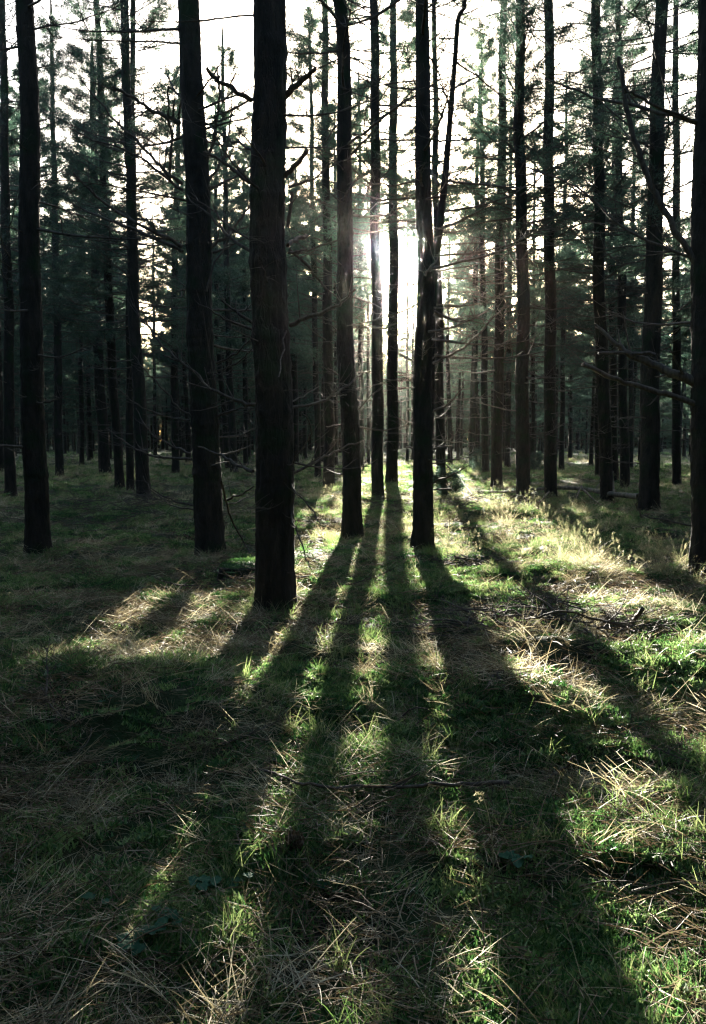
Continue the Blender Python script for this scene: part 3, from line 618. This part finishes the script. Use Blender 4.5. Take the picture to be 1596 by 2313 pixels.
def feet(rg, k):
    out = []
    for q, (x, y) in enumerate(TREES[:NEARN]):
        if y > 45: continue
        a = rg.rand(k) * 6.28; r = RADII[q] * 1.15 + .28 * rg.rand(k) ** 1.6; out.append(np.column_stack([x + r * np.cos(a), y + r * np.sin(a)]))
    return np.concatenate(out)
def lay_out(name, label, cat, meshes, bands, dens, scl, lay=.2, seed=0, dist_scale=.022, skirt=0):
    rg = np.random.RandomState(seed); P = field(bands, rg, dens)
    if skirt: P = np.concatenate([P, feet(rg, skirt)])
    n = len(P); rot = orient(rg, P, lay)
    s = rg.uniform(*scl, n) * (1 + np.clip(P[:, 1] - 8, 0, 50) * dist_scale)
    # spin the tuft: variants are rotationally random, spin about z via third euler
    rot[:, 2] = rg.rand(n) * 6.283; c, si = np.cos(rot[:, 2]), np.sin(rot[:, 2])
    rx, ry = rot[:, 0].copy(), rot[:, 1].copy(); rot[:, 0], rot[:, 1] = rx, ry
    scatter(name, label, None, make_coll(name, meshes), len(meshes), np.column_stack([P, H(P[:, 0], P[:, 1])]), rot, s, seed=seed)
    return n

def ell(x, y, L):
    r = np.zeros_like(x)
    for px, py, rx, ry in L:
        gx_, gy_ = gp(px, py); r = np.maximum(r, np.exp(-((x - gx_) / rx) ** 2 - ((y - gy_) / ry) ** 2))
    return r
MOSSY = [(430, 1540, .9, .4), (640, 1900, .35, .3), (540, 1960, .3, .2), (1340, 1860, .5, .3), (1300, 1990, .5, .2), (1050, 1370, .9, 1.), (760, 1600, .3, .5), (500, 2080, .4, .15), (800, 1720, .3, .5), (930, 1300, .8, 2.), (1100, 1950, .3, .3)]
DRYZ = [(500, 1400, .8, .5), (230, 1560, .35, .3), (420, 1480, .5, .3), (1190, 1490, .8, .35), (1220, 1600, .7, .3), (820, 1500, .4, .3), (300, 1560, .5, .4), (1380, 2000, .5, .2), (1330, 1760, .5, .2), (860, 1200, .8, 4), (740, 1400, .5, 1.)]
def d_moss(x, y): return np.clip(1.7 * (vn(x * 1.7 + 5, y * 1.7 + 3) - .42) + ell(x, y, MOSSY) - .5 * ell(x, y, DRYZ), .08, 1)
def d_dry(x, y): return np.clip(.10 + 1.5 * (vn(x * 1.1 + 60, y * 1.1 + 33) - .45) + .9 * ell(x, y, DRYZ) - .35 * ell(x, y, MOSSY), .08, 1)
def d_green(x, y): return np.clip(1.8 * (vn(x * .9 + 90, y * .9 + 13) - .52) + .4 * ell(x, y, MOSSY) + .3 * (y > 14), .02, 1)
def d_lit(x, y): return np.clip(.55 + 1.2 * (vn(x * 1.3 + 22, y * 1.3 + 73) - .45), .15, 1)

rg = np.random.RandomState(50); V_MOSS = []
for q in range(5):
    mb = MB(); n = 150; r = .10 * np.sqrt(rg.rand(n)); t = rg.rand(n) * 6.28
    base = np.stack([r * np.cos(t), r * np.sin(t), .012 * (1 - (r / .10) ** 2) - .004], 1)
    blades(mb, rg, n, .1, (.012, .032), (.004, .008), (.1, 1.1), (0, .6), 2, base=base)
    V_MOSS.append(mb.mesh('moss_clump', MOSS))
V_DRY = []
for q in range(6):
    mb = MB()
    A = rg.rand() * 6.28
    blades(mb, rg, 34, .12, (.07, .22), (.0013, .0028), (.8, 1.5), (.0, .8), 5, az=A + rg.randn(34) * 1.0, curl=.8)
    blades(mb, rg, 16, .14, (.06, .2), (.0014, .0026), (1.2, 1.55), (-.2, .3), 4, curl=1.2)
    V_DRY.append(mb.mesh('dry_tuft', DRY))
V_TUS = []
for q in range(4):
    mb = MB(); A = rg.rand() * 6.28
    blades(mb, rg, 120, .10, (.10, .30), (.0014, .0028), (.1, 1.0), (.6, 1.8), 6, az=None, curl=.6); V_TUS.append(mb.mesh('dry_tussock', DRY))
V_GR = []
for q in range(5):
    mb = MB(); blades(mb, rg, 34, .07, (.07, .26), (.004, .007), (0, .6), (.1, .9), 4, curl=.5); V_GR.append(mb.mesh('grass_tuft', GREEN))
V_LIT = []
for q in range(5):
    mb = MB(); n = 46
    base = np.stack([rg.uniform(-.16, .16, n), rg.uniform(-.16, .16, n), rg.uniform(.004, .045, n)], 1)
    blades(mb, rg, n, .1, (.04, .11), (.0013, .0026), (1.25, 1.85), (-.15, .15), 2, base=base)
    for k in range(2):
        a = rg.rand() * 6.28; L_ = rg.uniform(.08, .2); p0 = np.array([rg.uniform(-.1, .1), rg.uniform(-.1, .1), .02]); d = np.array([math.cos(a), math.sin(a), rg.uniform(-.1, .25)])
        tube(mb, [p0, p0 + d * L_ * .5 + [0, 0, .008], p0 + d * L_], [.0025, .002, .0012], 4)
    V_LIT.append(mb.mesh('litter', LITTER))
V_SEED = []
for q in range(5):
    mb = MB(); tip = blades(mb, rg, 26, .09, (.45, .85), (.0018, .0034), (.05, .5), (.5, 1.6), 8, curl=.3)
    blades(mb, rg, 50, .1, (.2, .5), (.002, .004), (.1, .8), (.6, 1.8), 6)
    for k in rg.choice(26, 11, replace=False):         # plumes
        b = np.repeat(tip[k][None], 26, 0) + np.column_stack([rg.randn(26, 2) * .012, -rg.rand(26) * .11])
        blades(mb, rg, 26, .1, (.015, .045), (.0022, .004), (.2, 1.2), (.2, .9), 2, base=b)
    V_SEED.append(mb.mesh('seed_tuft', SEED))
V_STR = []
for q in range(6):
    mb = MB(); blades(mb, rg, 3, .2, (.2, .5), (.0011, .002), (.6, 1.45), (.1, .9), 9, curl=.5); V_STR.append(mb.mesh('stray_stalk', DRY))
V_TW = []
for q in range(6):
    mb = MB(); g_ = np.random.RandomState(700 + q)
    dead_branch(mb, g_, .02, 0, g_.uniform(.3, .8), .006, curve=.1); V_TW.append(mb.mesh('twig', TWIG))

lay_out('moss', 'green moss carpet over the hummocks of the forest floor', None, V_MOSS, [(1.4, 5, 700), (5, 10, 330), (10, 20, 110), (20, 45, 12)], d_moss, (.8, 1.3), .3, 11, .06, skirt=30)
lay_out('dry_grass', 'straw coloured dead grass lying over the forest floor', None, V_DRY, [(1.4, 5, 85), (5, 10, 60), (10, 20, 26), (20, 45, 9), (45, 80, 2)], d_dry, (.7, 1.25), .5, 12, skirt=26)
lay_out('grass_tussocks', 'arching dead grass tussocks on the mounds', None, V_TUS, [(3.5, 10, 2.2), (10, 25, 1.2), (25, 60, .7)], lambda x, y: np.clip(vn(x * .8 + 14, y * .8 + 2) * 1.2 - .35 + .8 * ell(x, y, DRYZ[:6]), .0, 1), (.5, .95), .2, 13)
lay_out('green_grass', 'short fresh green grass between the moss', None, V_GR, [(1.4, 5, 36), (5, 10, 40), (10, 20, 30), (20, 45, 9), (45, 90, 2)], d_green, (.35, .8), .3, 14, skirt=12)
lay_out('needle_litter', 'brown pine needles and twigs littering the floor', None, V_LIT, [(1.4, 5, 90), (5, 10, 55), (10, 20, 20), (20, 40, 5)], d_lit, (.8, 1.25), .4, 15, skirt=16)
SEEDZ = [(1330, 1220, 1.3, 2.3), (1420, 1280, 1., 1.2), (1250, 1280, .9, .8), (1200, 1175, 1.5, 2.), (190, 1070, 3., 6), (720, 1130, .7, 3)]
lay_out('seed_grass', 'tall pale seeding grass with feathery plumes', None, V_SEED, [(7, 16, 5), (16, 50, 1.3)], lambda x, y: np.clip(ell(x, y, SEEDZ) * 1.0 + .10 * (y > 18), 0, 1), (.4, .72), .15, 16, .0)
lay_out('stray_stalks', 'long bleached stalks criss-crossing over the moss', None, V_STR, [(1.4, 5, 8), (5, 10, 4), (10, 20, 2)], lambda x, y: np.full_like(x, .8), (.6, 1.1), .3, 17)
lay_out('ground_twigs', 'small fallen twigs scattered on the forest floor', None, V_TW, [(1.6, 6, 2.2), (6, 16, 1.6), (16, 40, .8)], lambda x, y: np.full_like(x, .8), (.6, 1.2), .2, 18)

# ------------------------------------------------------------------ single things lying on the floor
def stick(pts, w0, w1, label, cat='branch', name='fallen_branch', lift=.02, seed=0, twigs=3, mat=TWIG, group=None, absz=None):
    rg = np.random.RandomState(800 + seed); P = []
    for i, (a, b) in enumerate(pts):
        z = 0.05
        for _ in range(4): x, y = gp(a, b, z); z = H0(x, y) + lift
        if absz is not None: z = H0(x, y) + absz[i]; 
        P.append((x, y, z))
    if absz is not None:      # keep the pixel line while lifted
        Q = []
        for (a, b), (x, y, z), h in zip(pts, P, absz):
            for _ in range(5): x, y = gp(a, b, z); z = H0(x, y) + h
            Q.append((x, y, z))
        P = Q
    P = np.array(P); t = np.linspace(0, 1, len(P)); tt = np.linspace(0, 1, len(P) * 4)
    P = np.column_stack([np.interp(tt, t, P[:, k]) for k in range(3)])
    for _ in range(3): P[1:-1] = (P[:-2] + 2 * P[1:-1] + P[2:]) / 4
    P[1:-1] += rg.randn(len(P) - 2, 3) * .003
    Y = P[:, 1].mean(); r = np.linspace(w0, w1, len(P)) / 2 * Y / FPX; mb = MB(); O = P[0].copy(); P = P - O; tube(mb, P, r, 9, 0, rough=.2, rng=rg)
    L = np.linalg.norm(P[-1] - P[0])
    for q in range(twigs):
        i = rg.randint(2, len(P) - 1); d = P[i] - P[i - 1]; d /= np.linalg.norm(d); s = rg.randn(3); s[2] = abs(s[2]); s -= d * s.dot(d); s /= np.linalg.norm(s); l2 = L * rg.uniform(.06, .2); e = d * .7 + s * .8
        tube(mb, [P[i], P[i] + e * l2 * .5, P[i] + e * l2 + [0, 0, .02]], [r[i] * .5, r[i] * .35, r[i] * .15 + .0008], 5)
    o = link(name, mb.mesh(name, mat, True), None, O); tag(o, label, cat, group); return o
stick([(1444, 1122), (1380, 1113), (1310, 1104), (1240, 1101), (1160, 1106), (1080, 1111)], 12, 5, 'long fallen log lying across the feet of the right hand pines', 'log', 'fallen_log', seed=1, twigs=6, mat=LOGM, absz=(.25, .26, .27, .26, .2, .1))
stick([(1315, 1100), (1300, 1128), (1280, 1147)], 5, 3, 'short prop of dead wood under the fallen log', 'branch', absz=(.27, .1, .02), seed=2, twigs=1)
stick([(1316, 1103), (1345, 1128), (1370, 1145)], 5, 2, 'thin branch slanting down right from the fallen log', 'branch', absz=(.3, .12, .02), seed=3, twigs=1)
stick([(1245, 1110), (1225, 1130), (1203, 1140)], 5, 2, 'curved twig below the middle of the fallen log', 'branch', absz=(.22, .08, .02), seed=4, twigs=1)
stick([(1009, 1046), (1040, 1085), (1068, 1118)], 4, 3, 'straight stick leaning beside the big trunk right of the sun', 'branch', absz=(.75, .35, .02), seed=5, twigs=2)
stick([(585, 1737), (625, 1748), (665, 1768), (740, 1778), (850, 1779), (960, 1776), (1060, 1771), (1150, 1768)], 5, 10, 'long thin dark branch lying across the moss in the foreground', 'branch', seed=6, twigs=4, lift=.065)
stick([(1213, 1768), (1245, 1755), (1278, 1735), (1300, 1708)], 10, 6, 'bent broken stick right of the long foreground branch', 'branch', seed=7, twigs=2, absz=(.0, .03, .07, .14))
stick([(1180, 1398), (1215, 1396), (1270, 1392), (1330, 1396), (1400, 1412)], 4, 6, 'long bowed branch on the dark brush heap at the right', 'branch', seed=8, twigs=6, absz=(.12, .16, .2, .18, .1))
stick([(1405, 1425), (1432, 1398), (1452, 1376)], 8, 10, 'thick pale broken branch sticking up at the right', 'branch', seed=9, twigs=3, absz=(.05, .15, .27))
stick([(1100, 1557), (1120, 1545), (1142, 1534)], 6, 5, 'short dark stick on the sunny mound right of centre', 'branch', seed=10, twigs=1)
stick([(690, 1405), (740, 1412), (800, 1408), (900, 1402)], 5, 3, 'dark branch lying in the light right of the thickest trunk', 'branch', seed=11, twigs=4)
stick([(716, 1422), (750, 1408), (780, 1395)], 4, 3, 'short twig crossing the dark branch by the thickest trunk', 'branch', seed=12, twigs=2)
stick([(500, 1100), (520, 1170), (552, 1225), (566, 1250)], 5, 3, 'thin branch leaning down between the two thickest trunks', 'branch', seed=13, twigs=3, absz=(1.0, .5, .15, .02))
stick([(900, 1630), (925, 1600), (965, 1598), (1000, 1640)], 4, 3, 'small arched twig over the grey green mound in the middle', 'branch', seed=14, twigs=1, absz=(.0, .12, .12, .02))

def brush(px, py, rx, ry, h, n, label, seed, L=(.4, 1.1)):
    rg = np.random.RandomState(seed); x0, y0 = gp(px, py); z0 = H0(x0, y0); mb = MB()
    for q in range(n):
        a = rg.rand() * 6.28; r = math.sqrt(rg.rand()); x, y = rx * r * math.cos(a), ry * r * math.sin(a); hh = h * (1 - r * r) * rg.rand()
        g2 = MB(); dead_branch(g2, rg, 0, rg.rand() * 6.28, rg.uniform(*L), rg.uniform(.004, .010), curve=rg.uniform(-.3, .5))
        zz = H0(x0 + x, y0 + y) - z0
        off = np.array([x, y, zz + .02 + hh])
        for V in g2.V: V += off
        n0 = mb.n
        for V in g2.V: mb.V.append(V); mb.n += len(V)
        for k in (3, 4):
            for f, mm in zip(g2.F[k], g2.M[k]): mb.F[k].append(f + n0); mb.M[k].append(mm)
    o = link('brush_pile', mb.mesh('brush_pile', TWIG), None, (x0, y0, z0)); tag(o, label, 'brush pile', 'heaps of dead twigs')
brush(300, 1160, 2.6, 1.6, .35, 170, 'wide tangled heap of dead twigs at the left below the pines', 61)
brush(1075, 1165, 1.4, .9, .38, 120, 'dark heap of dead twigs right of the big trunk by the sun', 62)
brush(1230, 1445, 1.1, .5, .2, 120, 'low dark brush heap on the right under the bowed branch', 63, (.25, .7))
brush(1090, 1275, .6, .5, .22, 50, 'small round bush of bare twigs on the mossy slope', 64, (.2, .5))
brush(880, 1165, .9, .8, .25, 60, 'twiggy clump in the shadow below the sun', 65, (.25, .6))
brush(560, 1330, .9, .5, .12, 40, 'sparse dead twigs left of the thickest trunk foot', 66, (.25, .6))

# mossy stump left of the thickest trunk
def stump(px, py, label):
    x0, y0 = gp(px, py); z0 = H0(x0, y0); rg = np.random.RandomState(90)
    root = bpy.data.objects.new('tree_stump', None); COL.objects.link(root); root.location = (x0, y0, z0); tag(root, label, 'tree stump')
    zz = np.linspace(-.1, .15, 10); A = np.column_stack([zz * 0, zz * 0, zz]); link('stump_wood', trunk_mesh('stump', A, np.full(10, .21), 28, rg), root)
    mb = MB(); n = 2600; r = .25 * np.sqrt(rg.rand(n)); t = rg.rand(n) * 6.28
    base = np.stack([r * np.cos(t) * 1.1, r * np.sin(t), .17 + .05 * (1 - (r / .25) ** 2) - .12 * (r / .25) ** 6], 1)
    blades(mb, rg, n, .1, (.012, .035), (.003, .007), (.1, 1.2), (0, .6), 2, base=base); 
    u = np.linspace(0, 2 * math.pi, 25)[:-1]
    V = [(0, 0, .21)] + [(.235 * k / 4 * math.cos(a) * 1.1, .235 * k / 4 * math.sin(a), .205 - .09 * (k / 4) ** 3) for k in range(1, 5) for a in u]
    F3 = [[0, 1 + i, 1 + (i + 1) % 24] for i in range(24)]; F4 = [[1 + k * 24 + i, 1 + (k + 1) * 24 + i, 1 + (k + 1) * 24 + (i + 1) % 24, 1 + k * 24 + (i + 1) % 24] for k in range(3) for i in range(24)]
    nn = mb.n; mb.add(V, F3); mb.V.append(np.zeros((0, 3))); mb.F[4].append(np.array(F4) + nn); mb.M[4].append(np.zeros(len(F4)))
    link('moss_cap', mb.mesh('moss_cap', MOSS), root)
stump(545, 1308, 'low stump under a cap of bright green moss left of the thickest trunk')

# pine cone
def cone(px, py, label, seed):
    x0, y0 = gp(px, py); z0 = H0(x0, y0) + .05; rg = np.random.RandomState(seed); mb = MB()
    zz = np.linspace(0, .055, 8); tube(mb, np.column_stack([zz, zz * .2, zz * 0]), .012 * np.sin(np.linspace(.4, 2.9, 8)) + .002, 8)
    for k in range(60):
        f = k / 60; a = k * 2.39996; rr = .020 * math.sin(.35 + f * 2.5) + .004; c = np.array([f * .055, 0, 0]); d = np.array([.35 + f * .3, math.cos(a), math.sin(a)]); d /= np.linalg.norm(d)
        s = np.cross(d, [1, 0, 0]); s /= np.linalg.norm(s); b = c + d * .004; t = c + d * rr * 1.2
        up = np.cross(s, d); mb.add([b - s * .002, b + s * .002, t + s * .005, t + up * .002 + d * .002, t - s * .005], [[0, 1, 2], [0, 2, 3], [0, 3, 4]])
    o = link('pine_cone', mb.mesh('pine_cone', LITTER), None, (x0, y0, z0)); o.rotation_euler = (0, -.3, rg.rand() * 6); o.scale = (1.3,) * 3; tag(o, label, 'pine cone')
cone(642, 1918, 'small pine cone on the moss beside the lit patch', 4)

# bramble seedlings
def bramble(px, py, n, size, label, seed, hgt=.05):
    size *= .62
    rg = np.random.RandomState(seed); x0, y0 = gp(px, py); z0 = H0(x0, y0)
    root = bpy.data.objects.new('bramble_seedling', None); COL.objects.link(root); root.location = (x0, y0, z0); tag(root, label, 'plant', 'young bramble plants in the foreground')
    for q in range(n):
        a = rg.rand() * 6.28; h = hgt * rg.uniform(.7, 1.3); r = size * rg.uniform(.4, 1.5); c = np.array([math.cos(a) * r, math.sin(a) * r, h])
        mb = MB(); tube(mb, [(0, 0, -.01), c * [.4, .4, .6], c], [.0018, .0015, .0012], 5); link('stem', mb.mesh('stem', GREEN), root)
        mb = MB(); s = size * rg.uniform(.8, 1.25); a2 = a + rg.uniform(-.5, .5); tl = rg.uniform(-.35, .45)
        K = 22; P = [(0, 0, 0)]; 
        for k in range(K + 1):
            u = k / K * 2 * math.pi; rad = s * (.62 + .28 * abs(math.cos(1.5 * u)) ** .7 + .07 * math.sin(11 * u)) * (1 - .25 * (abs(u - math.pi) < .35))
            P.append((rad * math.cos(u) + s * .4, rad * math.sin(u) * .95, -.22 * s * math.cos(3 * u) ** 2 * rad / s + .08 * s))
        P = np.array(P); ca, sa = math.cos(a2), math.sin(a2); ct, st = math.cos(tl), math.sin(tl)
        P = P @ np.array([[ct, 0, st], [0, 1, 0], [-st, 0, ct]]).T @ np.array([[ca, -sa, 0], [sa, ca, 0], [0, 0, 1]]).T + c
        mb.add(P, [[0, k, k + 1] for k in range(1, K + 1)]); link('leaf', mb.mesh('leaf', LEAF), root)
bramble(450, 1995, 6, .05, 'blue green broad leaved seedling in shade at the lower left', 1)
bramble(750, 1990, 5, .045, 'leafy seedling catching light near the bottom centre', 2)
bramble(385, 2095, 4, .04, 'bright green seedling near the bottom left', 3)
bramble(350, 2070, 3, .03, 'small grey green seedling left of the bright green one', 4)
bramble(320, 2130, 5, .055, 'larger dull seedling at the bottom left corner', 5)
bramble(225, 2030, 3, .035, 'tiny seedling close to the lower left edge', 6)
bramble(545, 1985, 3, .035, 'yellow green leaf cluster in the lit patch at lower left', 7)
bramble(1165, 1950, 4, .045, 'dark leafed seedling in the long shadow at lower right', 8)
bramble(1330, 1660, 3, .03, 'little pale plant at the right behind the bent stick', 9)
bramble(235, 1667, 3, .035, 'pale leaf cluster on the shaded left slope', 10)

# bare flower stalks in the foreground
def stalk(pts, label, seed):
    rg = np.random.RandomState(seed); x0, y0 = gp(*pts[0]); z0 = H0(x0, y0)
    P = np.array([at(a, b, y0 + .03 * i) for i, (a, b) in enumerate(pts)]) - [x0, y0, z0]; t = np.linspace(0, 1, len(P)); tt = np.linspace(0, 1, 24)
    P = np.column_stack([np.interp(tt, t, P[:, k]) for k in range(3)])
    for _ in range(4): P[1:-1] = (P[:-2] + 2 * P[1:-1] + P[2:]) / 4
    root = bpy.data.objects.new('grass_stalk', None); COL.objects.link(root); root.location = (x0, y0, z0); tag(root, label, 'grass stalk')
    mb = MB(); tube(mb, P, np.linspace(.0022, .0012, 24), 5); link('stem', mb.mesh('stem', SEED), root)
    mb = MB(); b = np.repeat(P[-1][None], 30, 0) + np.column_stack([rg.randn(30) * .006 - rg.rand(30) * .02, rg.randn(30) * .006, -rg.rand(30) * .03])
    blades(mb, rg, 30, .1, (.008, .02), (.002, .003), (.2, 1.4), (.2, .9), 2, base=b); link('seed_head', mb.mesh('seed_head', SEED), root)
stalk([(1113, 2035), (1116, 1960), (1113, 1900), (1105, 1840), (1090, 1795)], 'tall curved stalk with a nodding tip in the right foreground', 1)
stalk([(1230, 2060), (1228, 2000), (1226, 1930), (1222, 1870)], 'thin upright stalk in the long shadow at lower right', 2)
stalk([(1130, 2145), (1134, 2100), (1140, 2050)], 'short bright stalk near the bottom right of centre', 3)
stalk([(302, 2150), (302, 2120), (302, 2095)], 'short upright stalk at the bottom left', 4)

# young spruces
def sapling(px, py, h, label, seed):
    rg = np.random.RandomState(seed); x0, y0 = gp(px, py); z0 = H0(x0, y0)
    root = bpy.data.objects.new('spruce_sapling', None); COL.objects.link(root); root.location = (x0, y0, z0); tag(root, label, 'sapling', 'young spruces under the pines')
    mb = MB(); tube(mb, [(0, 0, -.05), (0.01, 0, h * .5), (0, .01, h)], [.015, .01, .003], 6); link('trunk', mb.mesh('trunk', TWIG), root)
    br, C, D = crown_points(rg, .08, h, h * .45, 34); mb = MB()
    C = C * [1, 1, 1]; needles(mb, rg, C, D, 10, .06, .012, 1)
    for P, r in br: tube(mb, P, np.linspace(.005, .002, len(P)), 3, 0, cap=False)
    link('crown', mb.mesh('crown', [TWIG, NEEDLE]), root)
sapling(1094, 1073, .9, 'young spruce at the foot of the slender pine right of centre', 1)
sapling(1208, 1066, .8, 'young spruce between the two straight pines at the right', 2)
sapling(1010, 1128, .55, 'tiny spruce at the foot of the upright pine by the leaning one', 3)
